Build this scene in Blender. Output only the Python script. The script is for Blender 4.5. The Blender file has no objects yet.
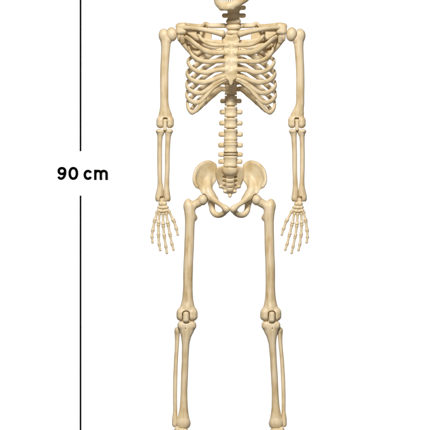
import bpy, math
import numpy as np

# ------------------------------------------------------------------ frame, camera, light
S = 0.0018                 # metres per modelling unit (the whole model is about 500 units = 90 cm tall)
CX, CY, FLOOR = 215.0, 215.0, 452.5
DIST = 6.0                 # camera distance from the skeleton, metres
WALL = 2.60                # backdrop distance behind the skeleton, metres
scene = bpy.context.scene
COL = scene.collection

def W(p):                  # modelling units (right, down, depth) -> world metres
    return ((p[0]-CX)*S, p[2]*S, (FLOOR-p[1])*S)

cam_d = bpy.data.cameras.new('camera'); cam = bpy.data.objects.new('camera', cam_d); COL.objects.link(cam)
cam.location = (0, -DIST, (FLOOR-CY)*S); cam.rotation_euler = (math.pi/2, 0, 0)
cam_d.sensor_width = 36; cam_d.lens = 36*DIST/(430*S); cam_d.clip_end = 100; cam_d.clip_start = 0.1
scene.camera = cam

world = bpy.data.worlds.new('World'); scene.world = world; world.use_nodes = True
bg = world.node_tree.nodes['Background']
bg.inputs[0].default_value = (1, 0.93, 0.82, 1); bg.inputs[1].default_value = 0.03

def area(name, loc, target, sx, sy, power, color=(1, 1, 1)):
    l = bpy.data.lights.new(name, 'AREA'); l.shape = 'RECTANGLE'; l.size = sx; l.size_y = sy
    l.energy = power; l.color = color
    o = bpy.data.objects.new(name, l); COL.objects.link(o); o.location = loc
    from mathutils import Vector
    o.rotation_euler = (Vector(target)-Vector(loc)).to_track_quat('-Z', 'Y').to_euler()
    return o
area('key_softbox', (-0.35, -2.9, 2.55), (0, 0, 0.45), 0.5, 0.5, 152, (1, 0.985, 0.965))
area('fill_softbox', (0.5, -4.2, 0.1), (0, 0, 0.1), 0.8, 0.8, 25)
area('backdrop_lamp', (-1.35, WALL-0.75, 0.58), (-0.15, WALL, 0.5), 0.35, 1.8, 20)
area('backdrop_lamp', (1.35, WALL-0.75, 0.58), (0.15, WALL, 0.5), 0.35, 1.8, 20)

scene.view_settings.view_transform = 'Standard'; scene.view_settings.look = 'None'
scene.view_settings.exposure = 0; scene.view_settings.gamma = 1

# ------------------------------------------------------------------ materials
def new_mat(name):
    m = bpy.data.materials.new(name); m.use_nodes = True
    return m, m.node_tree.nodes, m.node_tree.links, m.node_tree.nodes['Principled BSDF']

def bone_material(name, c_light, c_mid, c_dark, rough=0.38, bump=0.32, streak=0.12, sc=260):
    m, N, L, B = new_mat(name)
    tc = N.new('ShaderNodeTexCoord')
    mp = N.new('ShaderNodeMapping'); mp.inputs['Scale'].default_value = (1, 1, 0.10)
    L.new(tc.outputs['Object'], mp.inputs[0])
    grain = N.new('ShaderNodeTexNoise'); grain.inputs['Scale'].default_value = sc; grain.inputs['Detail'].default_value = 4
    L.new(mp.outputs[0], grain.inputs[0])
    blot = N.new('ShaderNodeTexNoise'); blot.inputs['Scale'].default_value = 38; blot.inputs['Detail'].default_value = 5
    L.new(tc.outputs['Object'], blot.inputs[0])
    fine = N.new('ShaderNodeTexNoise'); fine.inputs['Scale'].default_value = 520; fine.inputs['Detail'].default_value = 3
    L.new(tc.outputs['Object'], fine.inputs[0])
    add = N.new('ShaderNodeMath'); add.operation = 'MULTIPLY_ADD'; add.inputs[1].default_value = streak
    L.new(grain.outputs[0], add.inputs[0])
    mul = N.new('ShaderNodeMath'); mul.operation = 'MULTIPLY'; mul.inputs[1].default_value = 1-streak
    L.new(blot.outputs[0], mul.inputs[0]); L.new(mul.outputs[0], add.inputs[2])
    r = N.new('ShaderNodeValToRGB'); e = r.color_ramp.elements
    e[0].position = 0.34; e[0].color = (*c_dark, 1); e[1].position = 0.66; e[1].color = (*c_light, 1)
    k = e.new(0.5); k.color = (*c_mid, 1)
    L.new(add.outputs[0], r.inputs[0]); L.new(r.outputs[0], B.inputs['Base Color'])
    B.inputs['Roughness'].default_value = rough
    B.inputs['Specular IOR Level'].default_value = 0.28
    bp = N.new('ShaderNodeBump'); bp.inputs['Strength'].default_value = bump; bp.inputs['Distance'].default_value = 0.0011
    mx = N.new('ShaderNodeMath'); mx.operation = 'MULTIPLY_ADD'; mx.inputs[1].default_value = 0.25
    L.new(fine.outputs[0], mx.inputs[0]); L.new(add.outputs[0], mx.inputs[2])
    L.new(mx.outputs[0], bp.inputs['Height']); L.new(bp.outputs[0], B.inputs['Normal'])
    return m
TONES = ((0.75, 0.622, 0.43), (0.70, 0.562, 0.345), (0.55, 0.40, 0.20))
BONE = bone_material('bone_plastic', *TONES)
LONG = bone_material('long_bone_plastic', (0.765, 0.636, 0.445), (0.71, 0.57, 0.36), (0.54, 0.385, 0.19), bump=0.5, streak=0.55, sc=170)
TOOTH = bone_material('tooth_enamel', (0.78, 0.74, 0.63), (0.72, 0.67, 0.55), (0.60, 0.53, 0.40), 0.3, 0.1)
wm, N, L, B = new_mat('backdrop_white'); B.inputs['Base Color'].default_value = (0.88, 0.88, 0.88, 1); B.inputs['Roughness'].default_value = 0.9
B.inputs['Specular IOR Level'].default_value = 0.1
n = N.new('ShaderNodeTexNoise'); n.inputs['Scale'].default_value = 60; b = N.new('ShaderNodeBump'); b.inputs['Strength'].default_value = 0.03
L.new(n.outputs[0], b.inputs['Height']); L.new(b.outputs[0], B.inputs['Normal'])
INK, N, L, B = new_mat('black_ink'); B.inputs['Base Color'].default_value = (0.0022, 0.0022, 0.0022, 1); B.inputs['Roughness'].default_value = 0.95
B.inputs['Specular IOR Level'].default_value = 0.0
BACKDROP = wm

# ------------------------------------------------------------------ distance-field modelling
def table(rows, n=400):
    """rows (key, v1, v2..) -> smooth (pchip-like) dense table"""
    a = np.array(rows, float); k = a[:, 0]; q = np.linspace(k[0], k[-1], n); out = []
    for c in range(1, a.shape[1]):
        v = a[:, c]; d = np.diff(v)/np.diff(k); m = np.zeros_like(v)
        m[0], m[-1] = d[0], d[-1]
        for i in range(1, len(v)-1):
            m[i] = 0 if d[i-1]*d[i] <= 0 else 2*d[i-1]*d[i]/(d[i-1]+d[i])
        j = np.clip(np.searchsorted(k, q, 'right')-1, 0, len(k)-2); h = k[j+1]-k[j]; t = (q-k[j])/h
        out.append((2*t**3-3*t**2+1)*v[j]+(t**3-2*t**2+t)*h*m[j]+(-2*t**3+3*t**2)*v[j+1]+(t**3-t**2)*h*m[j+1])
    return q, out

def smin(a, b, k):
    h = np.maximum(k-np.abs(a-b), 0)/k
    return np.minimum(a, b)-h*h*k*0.25
def smax(a, b, k): return -smin(-a, -b, k)

def shaft(rows, cap=2.0, ex=2.0):
    """rows: (y, x_left, x_right, depth_centre, depth_radius)"""
    q, (xl, xr, dc, rd) = table(rows); y0, y1 = rows[0][0], rows[-1][0]
    def f(x, y, d):
        yy = np.clip(y, y0, y1)
        l = np.interp(yy, q, xl); r = np.interp(yy, q, xr); c = np.interp(yy, q, dc); e = np.interp(yy, q, rd)
        rx = (r-l)/2; cx = (r+l)/2
        s = (np.abs((x-cx)/rx)**ex+np.abs((d-c)/e)**ex)**(1/ex)
        s = (s-1)*np.minimum(rx, e)
        return smax(s, np.maximum(y0-y, y-y1), cap)
    return f

def ell(c, r, rot=0.0, yaw=0.0):
    ca, sa = math.cos(rot), math.sin(rot); cb, sb = math.cos(yaw), math.sin(yaw)
    def f(x, y, d):
        X, Y, D = x-c[0], y-c[1], d-c[2]
        X, D = cb*X+sb*D, -sb*X+cb*D
        X, Y = ca*X+sa*Y, -sa*X+ca*Y
        k0 = np.sqrt((X/r[0])**2+(Y/r[1])**2+(D/r[2])**2)+1e-9
        k1 = np.sqrt((X/r[0]**2)**2+(Y/r[1]**2)**2+(D/r[2]**2)**2)+1e-9
        return k0*(k0-1)/k1
    return f

def box(c, h, rnd, rot=0.0):
    ca, sa = math.cos(rot), math.sin(rot)
    def f(x, y, d):
        X, Y, D = x-c[0], y-c[1], d-c[2]
        X, Y = ca*X+sa*Y, -sa*X+ca*Y
        qx, qy, qd = np.abs(X)-h[0]+rnd, np.abs(Y)-h[1]+rnd, np.abs(D)-h[2]+rnd
        return np.sqrt(np.maximum(qx, 0)**2+np.maximum(qy, 0)**2+np.maximum(qd, 0)**2)+np.minimum(np.maximum(qx, np.maximum(qy, qd)), 0)-rnd
    return f

def spline(pts, n):
    p = np.array(pts, float); p = np.vstack([2*p[0]-p[1], p, 2*p[-1]-p[-2]]); out = []
    segs = len(p)-3
    for s in np.linspace(0, segs, n):
        i = min(int(s), segs-1); t = s-i; a, b, c, e = p[i:i+4]
        out.append(0.5*(2*b+(c-a)*t+(2*a-5*b+4*c-e)*t*t+(3*b-a-3*c+e)*t**3))
    return np.array(out)

def chain(pts, fine=3, flat=1.0):
    """rounded tube through (x, y, d, radius); flat scales depth thickness"""
    q = spline(pts, (len(pts)-1)*fine+1) if fine > 1 else np.array(pts, float)
    def f(x, y, d):
        best = None
        for a, b in zip(q[:-1], q[1:]):
            A = a.copy(); Bv = b.copy(); A[2] /= flat; Bv[2] /= flat; D = d/flat
            v = Bv[:3]-A[:3]; L2 = max(v@v, 1e-9)
            t = np.clip(((x-A[0])*v[0]+(y-A[1])*v[1]+(D-A[2])*v[2])/L2, 0, 1)
            s = np.sqrt((x-A[0]-t*v[0])**2+(y-A[1]-t*v[1])**2+(D-A[2]-t*v[2])**2)-(A[3]+(Bv[3]-A[3])*t)
            best = s if best is None else np.minimum(best, s)
        return best*min(1, flat)
    return f

def plate(outline, depth, thick, k=1.2, sm=3):
    """curved plate: 2-D outline (x, y), depth(x, y) of its middle, thick(x, y) half thickness"""
    P = np.array(outline, float)
    q = spline(np.vstack([P, P[:1]]), len(P)*sm+1)[:-1]
    def f(x, y, d):
        x2 = x[:, :, :1] if x.ndim == 3 and x.shape[2] > 1 else x
        y2 = y[:, :, :1] if y.ndim == 3 and y.shape[2] > 1 else y
        dd = np.full(np.broadcast(x2, y2).shape, 1e9); s = np.ones_like(dd)
        for i in range(len(q)):
            a = q[i-1]; b = q[i]; e = b-a; wx, wy = x2-a[0], y2-a[1]
            t = np.clip((wx*e[0]+wy*e[1])/max(e@e, 1e-9), 0, 1)
            dd = np.minimum(dd, (wx-e[0]*t)**2+(wy-e[1]*t)**2)
            c1 = y2 >= a[1]; c2 = y2 < b[1]; c3 = e[0]*wy > e[1]*wx
            flip = (c1 & c2 & c3) | (~c1 & ~c2 & ~c3)
            s = np.where(flip, -s, s)
        p2 = s*np.sqrt(dd)
        return smax(p2, np.abs(d-depth(x2, y2))-thick(x2, y2), k)
    return f

def U(k, *fs):
    def f(x, y, d):
        r = fs[0](x, y, d)
        for g in fs[1:]: r = smin(r, g(x, y, d), k)
        return r
    return f
def cut(a, b, k=0.6):
    return lambda x, y, d: smax(a(x, y, d), -b(x, y, d), k)

EDG = [(0,1),(2,3),(4,5),(6,7),(0,2),(1,3),(4,6),(5,7),(0,4),(1,5),(2,6),(3,7)]
def surfnet(f, lo, hi, h):
    ax = [np.arange(l, u+h, h) for l, u in zip(lo, hi)]
    X, Y, D = np.meshgrid(*ax, indexing='ij')
    V = np.broadcast_to(f(X, Y, D), X.shape)
    I = V < 0
    nx, ny, nz = V.shape
    cnt = sum(I[a:nx-1+a, b:ny-1+b, c:nz-1+c].astype(np.int8) for a in (0, 1) for b in (0, 1) for c in (0, 1))
    act = (cnt > 0) & (cnt < 8); ii = np.argwhere(act)
    idx = -np.ones(act.shape, int); idx[act] = np.arange(len(ii))
    offs = np.array([(a, b, c) for a in (0, 1) for b in (0, 1) for c in (0, 1)])
    vals = np.stack([V[ii[:, 0]+o[0], ii[:, 1]+o[1], ii[:, 2]+o[2]] for o in offs], 1)
    pos = np.zeros((len(ii), 3)); num = np.zeros(len(ii))
    for a, b in EDG:
        va, vb = vals[:, a], vals[:, b]; m = (va < 0) != (vb < 0)
        t = np.where(m, va/np.where(m, va-vb, 1), 0)[:, None]
        pos += np.where(m[:, None], offs[a]+t*(offs[b]-offs[a]), 0); num += m
    pos = (pos/num[:, None]+ii)*h+np.array([a[0] for a in ax])
    faces = []
    for axis in range(3):
        sl0 = [slice(1, -1)]*3; sl1 = [slice(1, -1)]*3
        sl0[axis] = slice(0, V.shape[axis]-1); sl1[axis] = slice(1, V.shape[axis])
        a, b = I[tuple(sl0)], I[tuple(sl1)]; ch = np.argwhere(a != b); s = a[a != b]
        if not len(ch): continue
        g = ch.copy(); o1, o2 = [k for k in range(3) if k != axis]
        g[:, o1] += 1; g[:, o2] += 1
        def cell(p, q):
            c = g.copy(); c[:, o1] -= p; c[:, o2] -= q
            return idx[c[:, 0], c[:, 1], c[:, 2]]
        quad = np.stack([cell(1, 1), cell(0, 1), cell(0, 0), cell(1, 0)], 1)
        fl = s if axis != 1 else ~s
        quad[~fl] = quad[~fl][:, ::-1]
        faces.append(quad)
    F = np.vstack(faces)
    e = 0.15                                       # one Newton step onto the surface
    def fv(p): return f(p[:, 0][:, None, None], p[:, 1][:, None, None], p[:, 2][:, None, None])[:, 0, 0]
    v0 = fv(pos); g = np.stack([fv(pos+np.eye(3)[i]*e)-fv(pos-np.eye(3)[i]*e) for i in range(3)], 1)/(2*e)
    st = -v0[:, None]*g/(np.sum(g*g, 1)[:, None]+1e-6)
    n = np.linalg.norm(st, axis=1)[:, None]; st *= np.minimum(1, 0.5*h/(n+1e-9))
    return pos+st, F

def wob(v, amp, seed=0.0):
    """slight hand-sculpted unevenness"""
    x, y, d = v.T; s = seed
    k = np.sin(x*.35+1.1*np.sin(y*.09+s)+s)*np.sin(y*.13+1.1*np.sin(d*.3+s))+.25*np.sin(x*.7+y*.4+d*.6+s)
    k2 = np.sin(d*.6+1.1*np.sin(x*.35+s*2))*np.cos(y*.15+s)
    return v+amp*np.stack([k, .3*k2, k2], 1)

def signed_volume(v, F):
    a, b, c = v[F[:, 0]], v[F[:, 1]], v[F[:, 2]]; vol = np.sum(a*np.cross(b, c))
    if F.shape[1] == 4:
        e = v[F[:, 3]]; vol += np.sum(a*np.cross(c, e))
    return vol

def obj(name, v, F, mat, parent=None, warp=None, mirror=None, amp=0.0, loc=None):
    """one mesh object, its origin at its own middle"""
    v = np.array(v, float)
    if amp: v = wob(v, amp, len(v) % 7)
    if mirror is not None: v = v.copy(); v[:, 0] = 2*mirror-v[:, 0]
    if warp: v = warp(v)
    w = np.stack([(v[:, 0]-CX)*S, v[:, 2]*S, (FLOOR-v[:, 1])*S], 1)
    o0 = (w.min(0)+w.max(0))/2 if loc is None else np.array(loc)
    w = w-o0
    if isinstance(F, np.ndarray):
        if signed_volume(w, F) < 0: F = F[:, ::-1]
        F = F.tolist()
    me = bpy.data.meshes.new(name); me.from_pydata(w.tolist(), [], F); me.update()
    me.shade_smooth(); me.materials.append(mat)
    o = bpy.data.objects.new(name, me); COL.objects.link(o); o.location = o0
    if parent is not None:
        o.parent = parent
        if parent.type == 'MESH' or parent.type == 'EMPTY':
            pw = np.array(parent.get('_w', (0, 0, 0))); o.location = o0-pw
    o['_w'] = tuple(float(q) for q in o0)
    return o

def bone(name, f, lo, hi, h, parent, mat=None, sides=False, axis=231.0, warp=None, amp=0.12):
    """mesh a field; sides=True also makes the mirrored bone of the other side"""
    v, F = surfnet(f, lo, hi, h)
    r = [obj(name, v, F, mat or BONE, parent, amp=amp)]
    if sides: r.append(obj(name, v, F, mat or BONE, parent, warp=warp, mirror=axis, amp=amp))
    return r

def loft(path, ra, rb, normal_from, n=None, ns=14):
    """tube along path, half height ra[i] across and rb[i] along the outward normal"""
    q = np.array(path, float); n = len(q); tn = np.gradient(q, axis=0); tn /= np.linalg.norm(tn, axis=1)[:, None]
    V = []; th = np.linspace(0, 2*math.pi, ns, endpoint=False)
    for i in range(n):
        nr = normal_from(q[i], tn[i]); nr = nr-tn[i]*(nr@tn[i]); nr /= np.linalg.norm(nr)+1e-9; bn = np.cross(tn[i], nr)
        V.append(q[i]+np.outer(np.cos(th)*rb[i], nr)+np.outer(np.sin(th)*ra[i], bn))
    V = np.vstack(V); F = []
    for i in range(n-1):
        for j in range(ns):
            k = (j+1) % ns; F.append([i*ns+j, i*ns+k, (i+1)*ns+k, (i+1)*ns+j])
    c0 = len(V); V = np.vstack([V, q[0], q[-1]])
    for j in range(ns):
        k = (j+1) % ns
        F.append([c0, k, j, j]); F.append([c0+1, (n-1)*ns+j, (n-1)*ns+k, (n-1)*ns+k])
    return V, F
def fixtri(F): return [f if len(set(f)) == 4 else list(dict.fromkeys(f)) for f in F]

def loft_obj(name, V, F, parent, mat=None, warp=None, mirror=None, amp=0.0):
    F = np.array(F)
    if mirror is not None: V = V.copy(); V[:, 0] = 2*mirror-V[:, 0]
    if signed_volume(np.stack([V[:, 0], V[:, 2], -V[:, 1]], 1), F) < 0: F = F[:, ::-1]
    return obj(name, V, fixtri(F.tolist()), mat or BONE, parent, warp=warp, amp=amp)

# ------------------------------------------------------------------ setting: white sweep
def sweep():
    R = 0.35; zf = -0.75; prof = [(0.7, zf)]; yb = WALL
    for i in range(17):
        a = math.pi/2*i/16; prof.append((yb-R+R*math.sin(a), zf+R-R*math.cos(a)))
    prof.append((yb, 2.2)); V = []; F = []
    for X in (-1.9, 1.9): V += [(X, p[0], p[1]) for p in prof]
    n = len(prof)
    for i in range(n-1): F.append([i, n+i, n+i+1, i+1])
    me = bpy.data.meshes.new('backdrop'); me.from_pydata(V, [], F); me.update(); me.shade_smooth(); me.materials.append(BACKDROP)
    o = bpy.data.objects.new('backdrop', me); COL.objects.link(o); o['kind'] = 'structure'
sweep()

# ------------------------------------------------------------------ printed measure on the backdrop
FW = (DIST+WALL)/DIST
def wallpt(x, y): return ((x-CX)*S*FW, WALL-0.0008, (FLOOR-CY)*S+(CY-y)*S*FW)
def flat_obj(name, polys, parent):
    """polys: list of strips [(left pts),(right pts)] in picture units; a thin slab of ink 1 mm thick"""
    V = []; F = []
    for k_, (Lp, Rp) in enumerate(polys):
        b = len(V); n = len(Lp)
        for p in list(Lp)+list(Rp):
            q = wallpt(*p); V.append((q[0], q[1]-.0004*k_, q[2]))
        for p in list(Lp)+list(Rp):
            q = wallpt(*p); V.append((q[0], WALL+0.001, q[2]))
        m = 2*n
        for i in range(n-1):
            F.append([b+i, b+n+i, b+n+i+1, b+i+1]); F.append([b+i, b+i+1, b+m+i+1, b+m+i]); F.append([b+n+i+1, b+n+i, b+m+n+i, b+m+n+i+1])
        F.append([b, b+m, b+m+n, b+n]); F.append([b+n-1, b+n+n-1, b+m+2*n-1, b+m+n-1])
    w = np.array(V); c = (w.min(0)+w.max(0))/2; pw = np.array(parent.get('_w', (0, 0, 0)))
    me = bpy.data.meshes.new(name); me.from_pydata((w-c).tolist(), [], F); me.update(); me.materials.append(INK)
    o = bpy.data.objects.new(name, me); COL.objects.link(o); o.parent = parent; o.location = c-pw
    return o
def stroke(pts, w):
    p = np.array([(a[0], a[1]) for a in pts], float)
    ww = np.array([a[2] if len(a) > 2 else w for a in pts]); t = np.gradient(p, axis=0); t /= np.linalg.norm(t, axis=1)[:, None]+1e-9
    nrm = np.stack([-t[:, 1], t[:, 0]], 1); return (p+nrm*ww[:, None]/2, p-nrm*ww[:, None]/2)
def arc(cx, cy, rx, ry, a0, a1, n=40, e=2.15):
    r = []
    for a in np.linspace(math.radians(a0), math.radians(a1), n):
        c, s = math.cos(a), math.sin(a)
        r.append((cx+rx*math.copysign(abs(c)**(2/e), c), cy+ry*math.copysign(abs(s)**(2/e), s)))
    return r
mark = bpy.data.objects.new('height_marking', None); COL.objects.link(mark); mark.location = wallpt(80.4, 215); mark['_w'] = tuple(mark.location)
mark['label'] = 'black printed vertical height line broken by the measurement 90 cm'; mark['category'] = 'marking'
flat_obj('line', [stroke([(80.5, -48), (80.5, 151.2)], 1.55)], mark)
flat_obj('line', [stroke([(80.5, 195.6), (80.5, 478)], 1.55)], mark)
sw = 2.6
flat_obj('numeral', [stroke(arc(61.9, 171.05, 3.15, 2.9, 0, 360), sw),
                     stroke([(65.05, 170.6)]+arc(61.0, 172.4, 4.1, 6.3, -8, 90, 30, 2.0)[1:]+[(59.8, 178.45), (58.9, 177.7), (58.5, 176.6)], 2.45)], mark)
flat_obj('numeral', [stroke(arc(73.3, 173.4, 3.6, 5.25, 0, 360, 60, 2.2), sw)], mark)
flat_obj('letter', [stroke(arc(88.0, 174.85, 3.2, 3.85, -30, -330, 50, 2.1), sw)], mark)
flat_obj('letter', [stroke([(95.3, 169.7), (95.3, 180.0)], 2.5),
                    stroke([(95.3, 174.2)]+arc(98.1, 173.7, 2.7, 2.75, 190, 355, 24)+[(100.9, 180.0)], 2.45),
                    stroke([(100.9, 174.2)]+arc(103.7, 173.7, 2.85, 2.75, 190, 355, 24)+[(106.6, 180.0)], 2.45)], mark)

# ------------------------------------------------------------------ the skeleton
sk = bpy.data.objects.new('skeleton', None); COL.objects.link(sk); sk.location = W((229, FLOOR, 4)); sk['_w'] = tuple(sk.location)
sk['label'] = 'cream plastic model human skeleton with jointed limbs with jointed limbs hanging upright'
sk['category'] = 'skeleton'

# ---- spine -------------------------------------------------------------------
def vertebra(name, xc, y0, y1, dc, w, waist, px0, px1, py, ph, spin=True, rd=None, h=0.42, pd=None, cp=1.1):
    rf = .98 if name == 'cervical_vertebra' else .8
    """body from y0 to y1, half width w; transverse processes reach x = px0 and px1 at height py"""
    if name != 'cervical_vertebra': y0 += .15; y1 -= .15
    ym = (y0+y1)/2; q = rd or w*0.86; e = (y1-y0)
    body = shaft([(y0, xc-w, xc+w, dc, q), (y0+e*.16, xc-w+.05, xc+w-.05, dc, q), (y0+e*.34, xc-w+waist*.9, xc+w-waist*.9, dc, q-waist*.8),
                  (ym, xc-w+waist, xc+w-waist, dc, q-waist), (y1-e*.34, xc-w+waist*.9, xc+w-waist*.9, dc, q-waist*.8),
                  (y1-e*.16, xc-w+.05, xc+w-.05, dc, q), (y1, xc-w, xc+w, dc, q)], cap=cp, ex=2.3)
    fs = [body]; pd = dc+q*.55 if pd is None else pd
    if px0 is not None: fs.append(box(((px0+xc)/2, py, pd), ((xc-px0)/2, ph, ph*.95), ph*rf))
    if px1 is not None: fs.append(box(((px1+xc)/2, py, pd), ((px1-xc)/2, ph, ph*.95), ph*rf))
    if spin: fs.append(chain([(xc, ym, dc+q, 2.2), (xc, ym+2, dc+q+5, 1.7), (xc, ym+4.5, dc+q+9, 1.8)], 2))
    f = U(0.8, *fs)
    return bone(name, f, (min(px0 or xc-w, xc-w)-1.5, min(y0, py-ph)-1.5, dc-q-1.5), (max(px1 or xc+w, xc+w)+1.5, max(y1, py+ph, ym+7)+1.5, dc+q+12), h, sk, amp=0.05)
# lumbar and lower thoracic, measured edges
rows = [('thoracic_vertebra', 230.9, 84.2, 94.6, 13.5, 6.3, .8, None, None, 89, 2.2),
        ('thoracic_vertebra', 230.9, 95.2, 105.4, 12.5, 6.3, .6, 220.2, 241.8, 100.5, 2.3),
        ('thoracic_vertebra', 230.9, 106.1, 116.9, 11.4, 6.5, .7, 219.6, 242.6, 111.6, 2.4),
        ('lumbar_vertebra', 230.8, 117.5, 128.0, 10.2, 6.7, .8, 219.0, 242.7, 122.7, 2.4),
        ('lumbar_vertebra', 230.7, 128.6, 140.6, 8.9, 6.9, .9, 218.5, 243.0, 134.0, 2.5),
        ('lumbar_vertebra', 230.6, 143.0, 152.6, 7.6, 7.0, .8, 218.1, 243.0, 144.9, 2.5),
        ('lumbar_vertebra', 230.4, 155.6, 167.2, 6.2, 7.1, .8, 218.2, 242.6, 161.3, 2.5)]
for r in rows: vertebra(*r)
vertebra('lumbar_vertebra', 230.5, 153.1, 155.1, 7.0, 7.1, .1, 218.1, 242.9, 154.3, 2.4, False)
def disc(xc, y0, y1, dc, w):
    f = shaft([(y0, xc-w, xc+w, dc, w*.86), ((y0+y1)/2, xc-w-.3, xc+w+.3, dc, w*.86+.3), (y1, xc-w, xc+w, dc, w*.86)], .8)
    bone('spinal_disc', f, (xc-w-1, y0-1, dc-w), (xc+w+1, y1+1, dc+w), .42, sk, amp=0)
disc(230.6, 140.4, 143.2, 8.2, 6.6)
# added inner core that fills the joints of the spine, a little narrower than the bodies
core = shaft([(0, 228.2, 238.8, 1.8, 4.2), (12, 227.6, 239.5, 3, 4.5), (24, 227.4, 239.6, 5, 4.5), (33, 227.6, 239.0, 7.2, 4.4), (42, 228, 237, 11, 4), (60, 228, 235.5, 15, 3.4), (84, 227, 234.8, 14.6, 3.4), (120, 226.8, 234.8, 11.6, 3.4), (152, 226.4, 234.6, 8.2, 3.6), (168, 226, 234.6, 7.4, 3.6)], 1)
bone('spine_core', core, (223, -2, -4), (241, 169, 21), .7, sk, amp=0)
# thoracic behind the sternum
ys = [34.6, 43.2, 51.4, 59.6, 67.8, 76.0, 84.0]; dcs = [9.5, 12, 14, 15.2, 15.3, 14.6]
for i in range(6):
    vertebra('thoracic_vertebra', 231.8-.15*i, ys[i], ys[i+1]-.5, dcs[i], 5.9+.06*i, .6, None if i == 0 else 222, None if i == 0 else 241, (ys[i]+ys[i+1])/2+1, 2.0, h=.5)
# neck
neck = [(-1.5, 6.0, 1.5, 233.4, 6.3, None, None), (6.1, 12.2, 2.6, 233.6, 6.6, None, 246.0), (12.3, 18.3, 3.6, 233.6, 7.0, 222.0, 246.0),
        (18.4, 23.9, 4.6, 233.5, 7.1, None, None), (24.0, 29.8, 5.8, 233.5, 7.2, 224.4, 243.8), (29.9, 35.0, 7.2, 233.2, 6.8, None, None)]
tv = {1: 7.4, 2: 15.2, 4: 25.4}
for i, (a, b_, dc, xc, w, p0, p1) in enumerate(neck):
    vertebra('cervical_vertebra', xc, a, b_, dc, w, -.35, p0, p1, tv.get(i, (a+b_)/2), 2.3, spin=i > 0, rd=5.8, cp=2.3)

# ---- sacrum -------------------------------------------------------------------
c = 230.0
sac = U(2.4,
        plate([(c-7, 165.6), (c+7, 165.6), (c+12.6, 167.6), (c+14.2, 173), (c+13.4, 180), (c+11.6, 184.4), (c+8.8, 187.6), (c+6.4, 189.8), (c+5.0, 193), (c, 194.2), (c-5.0, 193), (c-6.4, 189.8), (c-8.8, 187.6), (c-11.6, 184.4), (c-13.4, 180), (c-14.2, 173), (c-12.6, 167.6)],
              lambda x, y: 9+(y-166)*.42+0*x, lambda x, y: 4.0-.07*(y-166)+0*x, 2.4),
        ell((c, 169.4, 6.4), (7.6, 6.4, 5.4)), chain([(c, 171, 9.6, 5.2), (c, 180, 13.6, 5.6), (c, 188, 17.0, 4.8)], 2))
sac = U(.9, sac, *[ell((c+sx*q[0], q[1], 17.0), (q[2], q[3], 3.0)) for sx in (-1, 1) for q in ((9.0, 186.2, 2.3, 2.2), (4.8, 191.4, 2.0, 1.8))])
for yy in (178.6, 183.2, 188.0): sac = cut(sac, box((c, yy, 4.2+(yy-170)*.40), (3.0, .3, .8), .3), 1.6)
for sx in (-1, 1):
    for yy, rx, ry in ((176.9, 2.2, 1.3), (181.2, 2.3, 1.65), (185.6, 1.5, 1.1)):
        sac = cut(sac, ell((c+sx*5.5, yy, 7.4+(yy-170)*.42), (rx*.9, ry*.9, 3.2)), .6)
s_ = bone('sacrum', sac, (213, 162, -2), (247, 198, 27), .4, sk, amp=.08)[0]
bone('coccyx', U(.8, chain([(c, 192.4, 19, 2.6), (c, 194.6, 18.6, 2.1), (c, 195.9, 17.8, 1.7)], 2)), (225, 188, 13), (235, 199, 23), .35, s_, amp=0)

# ---- hip bones ------------------------------------------------------------------
def il_d(x, y): return -3.0+14.5*np.clip((x-193)/24, 0, 1)**.8-4.5*np.clip((y-178)/16, 0, 1)+0*y
hip = U(3.0,
        plate([(204, 162.6), (208.5, 161.4), (213.5, 163), (217.0, 167.5), (216.0, 174), (216.3, 180), (213.4, 184.5), (212.2, 189), (213, 194), (204, 196), (201.2, 193), (200, 190.2), (196, 186.6), (193.9, 182), (193.9, 176), (195.4, 170), (199, 165.6)],
              il_d, lambda x, y: 1.5+1.6*np.clip((y-182)/10, 0, 1)+.05*(x-204)**2*.12, 2),
        chain([(196.6, 186.0, -4.0, 1.5), (194.6, 181.5, -4.0, 1.5), (194.6, 175.5, -2.6, 1.4), (196.6, 169.5, 0.5, 1.4), (200.2, 165.2, 3.6, 1.5), (205, 162.7, 6.5, 1.6), (210, 162.4, 9, 1.6), (214.4, 164.9, 10.8, 1.5)], 3),
        chain([(208.6, 176, 8.4, 2.0), (208.2, 183, 4.6, 3.0), (207.8, 190, 1.5, 4.6), (209.8, 196, .5, 5.0)], 3),
        chain([(210.6, 196.4, -1.0, 4.0), (215.2, 200.8, -4.6, 2.9), (220, 204.3, -7.6, 2.2), (224.2, 207.3, -9.8, 2.9), (226.5, 208.8, -10.6, 3.0)], 3),
        chain([(211.0, 200, 3, 4.4), (211.9, 206, 4.2, 3.1), (212.6, 211, 3.6, 3.0), (216.0, 214.6, 1.4, 3.0), (220.6, 214.9, -2, 2.8), (224.3, 212.6, -6, 2.8), (226.4, 210, -9.4, 2.8)], 3),
        chain([(212, 193, 6, 2.6), (215.4, 197.2, 9.0, 2.0), (217.0, 199.4, 10.5, 1.5)], 2))
hip = cut(hip, ell((202.6, 199.8, -.8), (5.7, 6.3, 7.0)), .7)
bone('hip_bone', hip, (190, 158, -16), (232, 220, 17), .5, sk, sides=True, axis=229.8, amp=.10)

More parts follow.
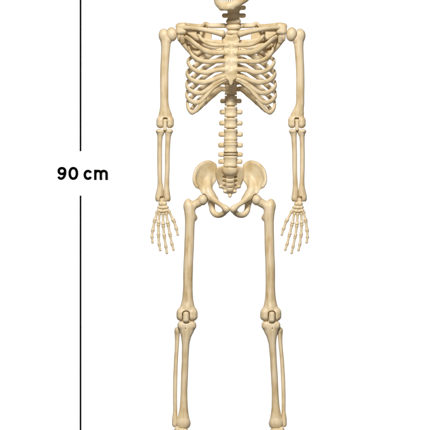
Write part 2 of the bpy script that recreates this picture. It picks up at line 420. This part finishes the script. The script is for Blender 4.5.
# ---- sternum --------------------------------------------------------------------
stn = plate([(226.6, 35.0), (231, 36.0), (235.6, 35.0), (239.2, 36.6), (240.2, 40), (238.8, 44), (238.8, 50), (238.0, 56), (237.8, 62), (237.6, 70), (237.6, 76), (236.0, 79.6), (233.6, 81.6), (232.8, 84.6), (231, 86.4), (229.2, 84.6), (228.2, 81.6), (225.8, 79.6), (224.4, 76), (224.4, 70), (224.0, 62), (223.8, 56), (223.0, 50), (223.0, 44), (221.8, 40), (222.8, 36.6)],
            lambda x, y: -17.2-4.0*np.clip((y-34)/40, 0, 1)+.025*(x-231)**2, lambda x, y: 2.0+.25*np.sin(y*.72)+.3*np.cos((x-231)*.5)*np.sin(y*.36)+0*x, 1.8)
stn = U(1.5, stn, *[ell((231+sx*4.6, yy, -19.5-(yy-40)*.06), (3.4, 2.4, 1.9)) for yy in (45.8, 53.6, 61.8, 70.2) for sx in (-1, 1)])
bone('sternum', stn, (219, 32, -26), (243, 89, -10), .45, sk, amp=.12)

# ---- ribs -----------------------------------------------------------------------
def dfront(x): return -2-19*np.sqrt(max(0.0, 1-((231-x)/45.2)**2))**.85
def dback(x): return -2+20*np.sqrt(max(0.0, 1-((231-x)/45.2)**2))**.8
def rib(yv, back, outer, front, name='rib', ra=2.15, rb=1.5, end=1.0, mirror=True, frontd=None, tip=None):
    ra *= 1.14
    P = [(226.5, yv+.6, 15.0), (221, yv-.4, 18.2)]
    P += [(x, y, dback(x)) for x, y in back]
    P += [(x, y, d) for x, y, d in outer]
    for k, (x, y) in enumerate(front): P.append((x, y, dfront(x)+(frontd[k] if frontd else 0)))
    q = spline(P, 64); m = len(q); u = np.linspace(0, 1, m)
    a = np.interp(u, [0, .06, .3, .55, .8, 1], [1.7, 2.0 if yv < 48 else 2.4, ra*(.85 if yv < 48 else 1.38), ra*(.95 if yv < 48 else 1.1), ra*1.0, ra*end]); b = np.interp(u, [0, .06, .3, .55, .8, 1], [1.6, 1.6, rb*.9, rb, rb*1.15, rb*1.2*end])
    cap = np.sqrt(np.clip(1-np.clip((u-(1-.016*1.2))/(.016*1.2), 0, 1)**2, .04, 1)); a *= cap; b *= cap
    a = a*(1+.05*np.sin(u*37+yv)+.03*np.sin(u*71+yv*2))
    nf = lambda p, t: np.array([p[0]-231, 0.0, (p[2]+2)*1.2])
    V, F = loft(q, a, b, nf, ns=16)
    loft_obj(name, V, F, sk, amp=.08)
    loft_obj(name, V, F, sk, mirror=231.0, amp=.08)
# first rib: rises behind the collarbone to a peak and runs back to the spine
P = [(225, 25.2, 8), (218, 25.0, 12), (210, 24.9, 13), (205.2, 23.2, 11), (202.2, 26.0, 5), (199.4, 30.0, -1), (198.2, 34.2, -6), (201.2, 39.4, -11), (206.6, 43.6, -14.5), (213, 45.6, -17), (219, 46.0, -18.6), (225, 45.8, -19.4)]
q = spline(P, 60); u = np.linspace(0, 1, 60)
a = np.interp(u, [0, .1, .25, .33, .5, .7, 1], [2.3, 2.5, 2.3, 1.5, 1.9, 2.0, 2.2]); b = a*.85
V, F = loft(q, a, b, lambda p, t: np.array([p[0]-231, -.01, p[2]+2]), ns=16)
loft_obj('rib', V, F, sk, amp=.08); loft_obj('rib', V, F, sk, mirror=231.0, amp=.08)
def post(yv, k=1.0):
    return [(213, yv+3.8*k), (204, yv+10.2*k), (194.6, yv+18.6*k)], [(189.6, yv+23.4*k, 8), (187.1, yv+25.6*k, 3)]
rib(41.5, [(212, 40.6), (201, 38.6), (190, 36.0)], [(182.6, 33.2, 6), (180.8, 32.4, 0)], [(184.2, 35.6), (190, 40.2), (197, 46.0), (204.4, 51.0), (212, 53.4), (219, 53.6), (226, 53.4)], ra=2.35, frontd=[5, 4, 2, 1, 0, 0, 0])
rib(46.5, [(213, 46.8), (203, 46.6), (195, 46.0)], [(190.6, 44.6, 8), (189.2, 47.6, 3)], [(189.8, 52.0), (193.4, 57.0), (199, 60.8), (206, 62.4), (214, 62.2), (221, 61.9), (227, 61.8)], ra=2.1, frontd=[3, 1, 0, 0, 0, 0, 0])
b_, o_ = post(42, .70); rib(42, b_, [o_[0], (188.0, 60.4, 3)], [(188.4, 64.0), (192.0, 68.8), (198.4, 72.2), (206, 73.1), (213, 71.6), (220, 70.5), (227, 70.3)], ra=2.1, frontd=[2, 1, 0, 0, 0, 0, 0])
b_, o_ = post(49.5, .90); rib(49.5, b_, [o_[0], (187.0, 72.6, 3)], [(187.5, 76.0), (191.6, 80.2), (198, 82.6), (205, 82.7), (212, 80.8), (219, 78.3), (227, 76.2)], ra=2.1, frontd=[1, 0, 0, 0, 0, 0, 0])
b_, o_ = post(58, .96); rib(58, b_, o_, [(186.9, 86.8), (190.8, 91.2), (197, 93.5), (202.6, 93.0), (208.8, 89.2), (216.6, 83.6), (226.6, 78.2)], ra=2.0, end=.85, frontd=[1, 0, 0, 0, 0, 0, 0])
b_, o_ = post(66.5, 1.0); rib(66.5, b_, o_, [(186.8, 96.6), (190.2, 101.0), (196, 103.0), (201, 101.6), (206.4, 96.0), (213.4, 88.4), (220, 83.4), (227, 79.6)], ra=1.95, end=.75, frontd=[1, 0, 0, 0, 0, .3, .6, 1])
b_, o_ = post(75, 1.04); rib(75, b_, [o_[0], (187.6, 101.6, 3)], [(187.6, 106.0), (189.2, 110.4), (192.4, 112.8), (196.6, 110.6), (201.0, 105.2), (206.4, 98.8)], ra=1.95, frontd=[1, 0, 0, .4, .7, 1.2])
rib(82, [(213, 87), (204, 94.6), (196.5, 102.6)], [(191.8, 108.6, 7), (190.8, 110.8, 3)], [(191.4, 112.2)], ra=2.0, frontd=[5])
rib(88.6, [(217, 90.4), (209.5, 97.4)], [(203.6, 103.4, 12), (199.6, 107.4, 9), (197.4, 109.4, 7)], [(196.4, 110.2)], ra=2.1, rb=1.5, frontd=[19])
# ---- shoulder girdle --------------------------------------------------------------
clav = chain([(180.5, 27.6, -1.6, 2.6), (184.5, 27.8, -4.6, 2.4), (191, 28.3, -9, 2.2), (201, 29.9, -14, 2.35), (210, 31.9, -17.5, 2.5), (217.5, 33.6, -19.5, 3.0), (222.0, 34.6, -20, 3.6)], 4)
bone('clavicle', clav, (179, 23, -25), (228, 40, 0), .42, sk, sides=True, axis=231.2, amp=.1)
scap = U(1.5,
         plate([(183, 27), (192, 25), (203, 25), (208.5, 27.5), (211.6, 32.6), (210.4, 42), (206, 53), (201.4, 62), (198.0, 64), (193, 58), (188, 50), (181, 42), (180, 33)],
               lambda x, y: 20.5-.32*np.clip(212-x, 0, 40)+0*y, lambda x, y: .9+0*x+0*y, 1.0),
         chain([(180.2, 39, 3, 2.6), (185, 46, 7, 2.0), (191.0, 53.0, 11.5, 1.7), (197.4, 61.5, 16, 1.4)], 3),
         box((181.4, 28.8, -.6), (5.5, 5.9, 5.4), 3.4, -.12),
         chain([(184.8, 24.6, 4, 2.3), (196, 25.6, 10, 2.3), (206, 25.6, 14, 2.3)], 3))
scap = U(1.2, scap, chain([(181.4, 31, 0, 3.6), (181.4, 36, .6, 3.3), (182.4, 41, 3, 2.5)], 2))
scap = U(.7, scap, ell((179.0, 35.6, 0), (1.8, 5.8, 3.8), .08))
scap = cut(scap, chain([(189, 24.2, -2, .5), (199, 23.6, 2, .9)], 2), .5)
bone('scapula', scap, (174, 19, -8), (216, 74, 25), .5, sk, sides=True, axis=231.4, amp=.1)

# ---- arms ----------------------------------------------------------------------------
def hwarp(v):
    v = v.copy(); v[:, 0] += np.interp(v[:, 1], [26, 31, 50, 104, 117], [1.0, 1.9, 2.6, 2.5, 0]); return v
hum = U(1.6, shaft([(32, 160.4, 169, 0, 4), (38, 160.0, 170.6, 0, 4.8), (44, 160.8, 170.6, 0, 4.6), (50, 161.2, 170.0, 0, 4.2), (58, 160.9, 169.3, 0, 3.9), (66, 160.4, 168.8, 0, 3.8), (80, 160.2, 168.3, 0, 3.7),
               (98, 160.2, 168.4, 0, 3.7), (105, 160.1, 169, 0, 3.8), (110, 159.5, 170.2, 0, 3.9), (114, 158.6, 171.6, 0, 4.0), (119, 158.4, 172.2, 0, 4.1), (123, 159, 172, 0, 3.8)], 2.5),
         ell((163.9, 35.2, 0), (5.2, 6.6, 5.4), -.08), ell((168.4, 39.2, 0), (4.2, 4.6, 4.8)), box((160.6, 122.4, 0), (4.15, 5.9, 4.8), 4.1), box((169.8, 122.4, 0), (4.15, 5.9, 4.8), 4.1),
         chain([(163.6, 120, 0, 4.2), (167, 120, 0, 4.2)], 1))
hum = cut(hum, box((165.2, 124.6, -4.6), (2.2, 6.9, 6.4), 1.2), .7)
hum = cut(hum, ell((171.7, 34.4, 0), (5.75, 7.45, 6.7), -.10), .3)
h1, h2 = bone('humerus', hum, (154, 25, -10), (176, 132, 10), .5, sk, mat=LONG, sides=True, axis=231.0, warp=hwarp, amp=.12)
hd = ell((171.7, 34.4, 0), (5.5, 7.2, 6.45), -.10)
v, F = surfnet(hd, (164, 25, -8), (179, 44, 8), .42)
obj('humeral_head', v, F, BONE, h1); obj('humeral_head', v, F, BONE, h2, mirror=231.6)
hinge = U(.6, box((165.1, 125.4, -3.2), (1.85, 5.4, 2.2), 1.2), chain([(164.0, 120.6, -1, 1.6), (166.2, 120.6, -1, 1.6)], 1))
bone('elbow_hinge', hinge, (160, 116, -8), (170, 133, 4), .33, sk, sides=True, axis=231, amp=0)
uln = U(1.0, shaft([(129.4, 156.9, 164.4, 0, 4.2), (131, 156.1, 165.4, 0, 4.6), (133.6, 156.8, 164.2, 0, 4.2), (137, 157.4, 162.8, 0, 3.4), (142, 157.4, 162.2, 0, 2.9), (155, 157.2, 162.0, 0, 2.6), (168, 157.3, 162.1, 0, 2.6),
                (180, 157.7, 162.2, 0, 2.7), (186, 157.4, 163.1, 0, 2.9), (191, 156.4, 163.45, 0, 3.3), (196, 155.4, 163.45, 0, 3.7), (201.4, 155.8, 163.2, 0, 3.4)], 1.4), ell((157.9, 198.0, 0), (2.7, 3.4, 3.6)))
uln = U(.8, uln, box((163.2, 195.2, 2.0), (3.0, 5.6, 1.5), 1.0))
SLOT = box((162.5, 200.6, -3.6), (2.55, 4.2, 4.6), 1.2)
uln = cut(uln, SLOT, .5)
uln = U(.9, uln, ell((159.4, 131.4, -.4), (3.5, 2.3, 4.6)))
bone('ulna', uln, (153, 127, -7), (168, 204, 7), .42, sk, mat=LONG, sides=True, axis=231, amp=.08)
rad = U(1.0, shaft([(129.6, 164.8, 172.2, -.3, 4.0), (131, 164.4, 172.9, -.3, 4.4), (133.6, 165.0, 172.0, -.3, 3.9), (137, 165.2, 171.0, -.3, 3.2), (142, 165.2, 170.4, -.3, 2.9), (155, 165.0, 169.8, -.3, 2.6), (168, 165.0, 169.6, -.3, 2.6),
                (180, 164.4, 169.3, -.3, 2.7), (186, 164.0, 169.3, -.3, 2.9), (191, 163.65, 169.8, -.3, 3.4), (196, 163.65, 170.3, -.3, 3.7), (201.4, 163.8, 170.0, -.3, 3.4)], 1.4), ell((167.8, 198.0, -.3), (2.8, 3.4, 3.6)))
rad = cut(rad, box((162.2, 200.6, 0), (2.35, 4.2, 9), .8), .4)
rad = U(.9, rad, ell((169.4, 131.4, -.6), (3.6, 2.3, 4.6)))
bone('radius', rad, (160, 127, -7), (176, 204, 7), .42, sk, mat=LONG, sides=True, axis=231, amp=.08)

# ---- hands ----------------------------------------------------------------------------
def handwarp(v):
    v = v.copy(); v[:, 0] += -.8-.055*(v[:, 1]-204); return v
def knuckle(a, b, r0, rm, r1, n=26, ns=12, cap=.09):
    a, b = np.array(a, float), np.array(b, float); u = np.linspace(0, 1, n)
    q = a+(b-a)*u[:, None]; q[:, 2] -= .5*np.sin(u*math.pi)
    r = rm+(r0-rm)*np.exp(-((u-.10)/.12)**2)+(r1-rm)*np.exp(-((u-.88)/.13)**2)
    r *= np.sqrt(np.clip(1-np.clip((.09-u)/.09, 0, 1)**2, .03, 1))*np.sqrt(np.clip(1-np.clip((u-1+cap)/cap, 0, 1)**2, .03, 1))
    return loft(q, r, r*.95, lambda p, t: np.array([0, .02, -1.0]), ns=ns)
carp = [(161.0, 203.7, 2.6, 2.5), (164.4, 203.7, 2.7, 2.5), (159.6, 207.3, 2.3, 1.9), (163.0, 207.7, 2.5, 1.8), (166.4, 207.3, 2.4, 1.9), (158.6, 210.6, 2.1, 2.0), (161.3, 211.2, 2.1, 1.9), (164.4, 211.2, 2.1, 1.9), (167.4, 210.5, 2.2, 2.0)]
cf = U(.6, *[ell((x, y, -1.0+.3*((i*7) % 3-1)), (rx, ry, 2.6), .08*((i % 3)-1)) for i, (x, y, rx, ry) in enumerate(carp)],
       box((162.0, 200.4, -.6), (2.0, 2.2, 2.0), 1.0))
hands = bone('hand', cf, (153, 195, -6), (173, 216, 5), .3, sk, sides=True, axis=231, warp=handwarp, amp=.03)
digits = [  # metacarpal then phalanges, knuckle points
    [(157.3, 211.6), (154.8, 220.2), (152.6, 230.9), (152.0, 236.9), (152.6, 243.1)],
    [(159.6, 212.6), (158.5, 223.6), (158.5, 235.4), (159.2, 244.6), (160.5, 250.9)],
    [(163.1, 212.8), (163.2, 225.0), (164.3, 236.4), (165.9, 246.6), (167.1, 253.7)],
    [(166.2, 212.4), (168.0, 223.8), (170.1, 235.0), (172.0, 244.2), (173.8, 250.4)],
    [(168.6, 210.8), (173.9, 220.8), (176.5, 228.8), (178.0, 235.4)]]
for di, pts in enumerate(digits):
    for i in range(len(pts)-1):
        a_, b_ = pts[i], pts[i+1]; dz = -1.0-.22*i*(1.3 if di < 4 else 1.8)
        k = max(0, i); r = [1.85, 1.95, 1.75, 1.5][min(k, 3)]; rm = [1.2, 1.28, 1.15, .9][min(k, 3)]
        r1 = [2.2, 1.95, 1.7, 1.2][min(k, 3)]
        if i == len(pts)-2: r, rm, r1 = 1.75, 1.12, 1.5
        V, F = knuckle((a_[0], a_[1]-.25, dz), (b_[0], b_[1]+.45, dz-.3), r, rm, r1, cap=.22 if i == len(pts)-2 else .09)
        nm = 'metacarpal' if i == 0 else 'phalanx'
        loft_obj(nm, V, F, hands[0]); loft_obj(nm, V, F, hands[1], mirror=231, warp=handwarp)

# ---- legs -----------------------------------------------------------------------------
def legwarp(v):
    v = v.copy(); v[:, 0] += np.interp(v[:, 1], [200, 230, 300, 318, 340, 360, 410], [0, -.4, -1.2, -1.5, -1.3, -.6, .2]); return v
fem = U(2.2, shaft([(203, 184.6, 193, 0, 4.4), (207, 184.0, 194.6, 0, 5.2), (212, 184.3, 195.4, 0, 5.4), (217, 184.8, 195.8, 0, 5.2), (224, 185.0, 194.8, 0, 4.9), (232, 184.9, 194.3, 0, 4.7), (250, 184.2, 193.8, -.8, 4.5),
               (270, 183.3, 192.9, -1.2, 4.4), (290, 182.9, 192.7, -.8, 4.4), (298, 182.2, 193.1, -.4, 4.7), (305, 180.6, 194.4, 0, 5.2), (311, 178.6, 196.0, 0, 5.8), (318, 178.4, 196.2, 0, 5.6)], 3),
         ell((188.0, 204.8, .6), (4.3, 6.2, 5.0), .1),
         chain([(189.6, 208, 0, 4.3), (194.6, 204.8, 0, 4.2), (199.4, 202.0, 0, 4.5)], 3),
         ell((195.2, 217.6, 2.0), (2.4, 3.0, 2.4)),
         box((181.4, 314.6, .5), (4.7, 6.5, 7.2), 4.65), box((192.7, 314.6, .5), (4.8, 6.5, 7.2), 4.75), ell((187, 309, -1), (4, 7, 5.6)))
fem = cut(fem, ell((202.5, 199.9, 0), (5.25, 5.85, 5.75), .2), .3)
fem = cut(fem, box((186.0, 318.6, -7), (3.75, 8.0, 6.5), 3.2), .7)
fem = cut(fem, ell((184.6, 203.8, -3.6), (.8, .8, 1.2)), .3)
f1, f2 = bone('femur', fem, (173, 194, -11), (207, 323, 11), .5, sk, mat=LONG, sides=True, axis=229.6, warp=legwarp, amp=.13)
hd = U(.5, ell((202.5, 199.9, 0), (5.05, 5.65, 5.5), .2))
v, F = surfnet(hd, (195, 192, -7), (210, 208, 7), .42)
obj('femoral_head', v, F, BONE, f1); obj('femoral_head', v, F, BONE, f2, mirror=229.6)
bone('patella', box((186.0, 316.8, -5.6), (3.1, 5.5, 3.4), 2.6), (181, 309, -10), (191, 324, 0), .36, sk, sides=True, axis=229.6, warp=legwarp, amp=.05)
tib = U(1.8, shaft([(321.8, 179.4, 194.2, 0, 6.4), (327, 178.2, 195.2, 0, 6.6), (332, 179.7, 193.6, -.4, 5.8), (337, 181.0, 191.3, -.6, 5.0), (345, 181.9, 189.4, -.6, 4.4), (360, 181.7, 188.6, -.5, 3.9), (380, 181.0, 187.8, -.2, 3.6),
               (395, 180.5, 187.3, 0, 3.6), (405, 180.0, 187.6, 0, 3.8), (412, 178.8, 188.3, 0, 4.3), (419, 177.0, 189.5, 0, 5.0), (424, 176.4, 190.0, 0, 5.2), (428.2, 177.2, 189.4, 0, 4.8)], 2.2),
         box((181.6, 325.2, .2), (4.1, 3.9, 6.0), 3.4), box((192.0, 325.2, .2), (4.1, 3.9, 6.0), 3.4), ell((183.2, 422.6, -.4), (7.0, 5.2, 5.4)))
tib = cut(tib, ell((186.4, 321.2, -3), (3.2, 2.2, 9)), 1.4)
tib = cut(tib, ell((185.6, 328.2, -6.0), (.6, .65, 2.0)), .3)
bone('tibia', tib, (173, 319, -9), (199, 432, 9), .5, sk, mat=LONG, sides=True, axis=229.6, warp=legwarp, amp=.12)
fib = U(.8, shaft([(327.2, 175.2, 179.8, 2.6, 2.8), (330.5, 174.3, 180.4, 2.6, 3.3), (335, 174.7, 179.7, 3.2, 2.7), (341, 174.9, 179.1, 3.4, 2.2), (360, 174.0, 178.0, 3.2, 1.95), (380, 173.1, 177.3, 2.6, 1.95), (400, 173.0, 177.0, 1.8, 1.95),
               (410, 173.2, 177.2, 1.4, 2.1), (415, 172.6, 177.4, .6, 2.6), (420, 172.0, 177.3, .2, 3.0), (424, 172.0, 176.9, 0, 3.0), (427.2, 173.2, 176.0, 0, 2.4)], 1.6))
bone('fibula', fib, (169, 325, -3), (183, 430, 9), .4, sk, mat=LONG, sides=True, axis=229.3, warp=legwarp, amp=.06)
bone('knee_hinge', box((187, 321.4, 1.5), (6.2, 3.4, 3.4), 1.2), (179, 316, -4), (195, 327, 7), .45, sk, sides=True, axis=229.6, warp=legwarp, amp=0)
def footwarp(v):
    v = v.copy(); v[:, 0] += .2; return v
foot = U(1.2, ell((182.4, 433.4, 0), (7.2, 7.0, 6.5)), ell((177.2, 429.6, -2), (3.0, 3.2, 3.4)), chain([(182.6, 438, 2, 5), (183, 442, 9, 5), (183.4, 445.0, 15, 5.5)], 2),
         chain([(183, 437, -4, 5), (181, 441, -12, 5), (180.4, 444, -18, 4.6)], 2))
for j in range(5):
    x0 = 186-2.7*j; x1 = 189-4.6*j; z = 44-4*abs(j-.6)
    foot = smin_u = U(.5, foot, chain([(x0, 444.6, -19, 2.3), (x0*.5+x1*.5, 446.2, -30, 1.6), (x1, 448.4, -z+2, 2.3), (x1-.2, 449.6, -z-2.5, 1.8), (x1-.3, 450.0, -z-8-(3 if j == 0 else 0), 1.9)], 2))
foot = cut(foot, ell((184.6, 429.0, -5.5), (.9, 1.2, 2)), .3)
foot = cut(foot, ell((179.8, 429.2, -5.5), (.9, 1.1, 2)), .3)
bone('foot', foot, (165, 426, -60), (196, 453, 23), .7, sk, sides=True, axis=229.3, amp=.05)

# ---- head ------------------------------------------------------------------------------
YAW = math.radians(19); HX, HD = 233.4, 3.0
def headwarp(v):
    v = v.copy(); u, w = v[:, 0].copy(), v[:, 2].copy()
    v[:, 0] = HX+u*math.cos(YAW)+w*math.sin(YAW); v[:, 2] = HD-u*math.sin(YAW)+w*math.cos(YAW); return v
def hbone(name, f, lo, hi, h, parent=sk, mat=BONE, amp=.1):
    v, F = surfnet(f, lo, hi, h); return obj(name, v, F, mat, parent, warp=headwarp, amp=amp)
jaw = U(1.6, chain([(-17.6, -22, 6, 2.2), (-17.6, -12, 4, 2.9), (-16.4, -4.5, -1.5, 3.7), (-13.2, .8, -10, 3.9), (-8.6, 4.8, -17.4, 4.1), (-3.2, 6.9, -20.8, 4.3), (3.2, 6.9, -20.8, 4.3), (8.6, 4.8, -17.4, 4.1), (13.2, .8, -10, 3.9), (16.4, -4.5, -1.5, 3.7), (17.6, -12, 4, 2.9), (17.6, -22, 6, 2.2)], 3),
        ell((0, 8.9, -23.0), (5.2, 2.6, 2.4)), ell((-5.2, 9.2, -19.6), (3.2, 2.4, 3.2)), ell((5.2, 9.2, -19.6), (3.2, 2.4, 3.2)))
mand = hbone('mandible', jaw, (-23, -26, -29), (23, 14, 12), .5)
sku = U(3.0, ell((0, -33, 6), (20.5, 19, 25)), ell((0, -26, -10), (15, 12, 11)), ell((0, -9, -15.5), (8.2, 6.6, 5.4)),
        ell((-11.5, -17, -13), (5, 4, 5)), ell((11.5, -17, -13), (5, 4, 5)), chain([(-12, -17, -13, 2.2), (-18, -16.4, -4, 1.7), (-19, -17, 5, 2)], 3), chain([(12, -17, -13, 2.2), (18, -16.4, -4, 1.7), (19, -17, 5, 2)], 3),
        chain([(-12, -28.4, -17, 2), (0, -28.5, -21, 2.4), (12, -28.4, -17, 2)], 3), chain([(0, -12, -4, 4), (0, -5, 2, 4)], 2))
for sx in (-1, 1): sku = cut(sku, ell((sx*7.4, -23.4, -22), (4.6, 4.2, 9)), 1.5)
sku = cut(sku, ell((0, -15.6, -22), (2.6, 4.0, 6)), 1.0)
skull = hbone('skull', sku, (-26, -56, -30), (26, 2, 35), .8)
def tooth_arc(yc, rise, n, par, rr, hh, wd):
    for i in range(n):
        s = (i-(n-1)/2)/((n-1)/2); ang = s*1.18
        u = 11.6*math.sin(ang)*1.02; w = -13.0-9.3*math.cos(ang)*1.05+.6
        y = yc-rise*(1-math.cos(ang))
        k = 1.0 if abs(s) < .45 else 1.12
        th = surfnet(box((0, 0, 0), (rr*k, hh*(1-.1*abs(s)), wd), rr*.6), (-2.5, -4, -2.5), (2.5, 4, 2.5), .3)
        v = th[0].copy(); v[:, 0] *= 1-.12*v[:, 1]/hh*(-1 if yc < -1 else 1)
        X = v[:, 0]*math.cos(ang)-v[:, 2]*math.sin(ang)*-1*-1; D = v[:, 0]*math.sin(ang)+v[:, 2]*math.cos(ang)
        v2 = np.stack([X+u, v[:, 1]+y, D+w], 1)
        obj('tooth', v2, th[1], TOOTH, par, warp=headwarp)
tooth_arc(1.3, 5.5, 14, mand, .88, 2.5, 1.1)
tooth_arc(-3.1, 5.5, 14, skull, .95, 2.4, 1.2)

loop_pts = spline([(230.4, -51, 8), (228.4, -54, 8), (230.4, -57.5, 8), (232.4, -54, 8), (230.4, -51, 8)], 40)
V, F = loft(loop_pts, np.full(40, .35), np.full(40, .35), lambda p, t: np.array([0, 0, 1.0]), ns=8)
loft_obj('hanging_loop', V, F, sk)
V, F = loft(np.array([(230.4, y, 8) for y in np.linspace(-57.2, -900, 12)]), np.full(12, .25), np.full(12, .25), lambda p, t: np.array([0, 0, 1.0]), ns=8)
loft_obj('hanging_cord', V, F, sk)

for o in bpy.data.objects:
    if '_w' in o: del o['_w']
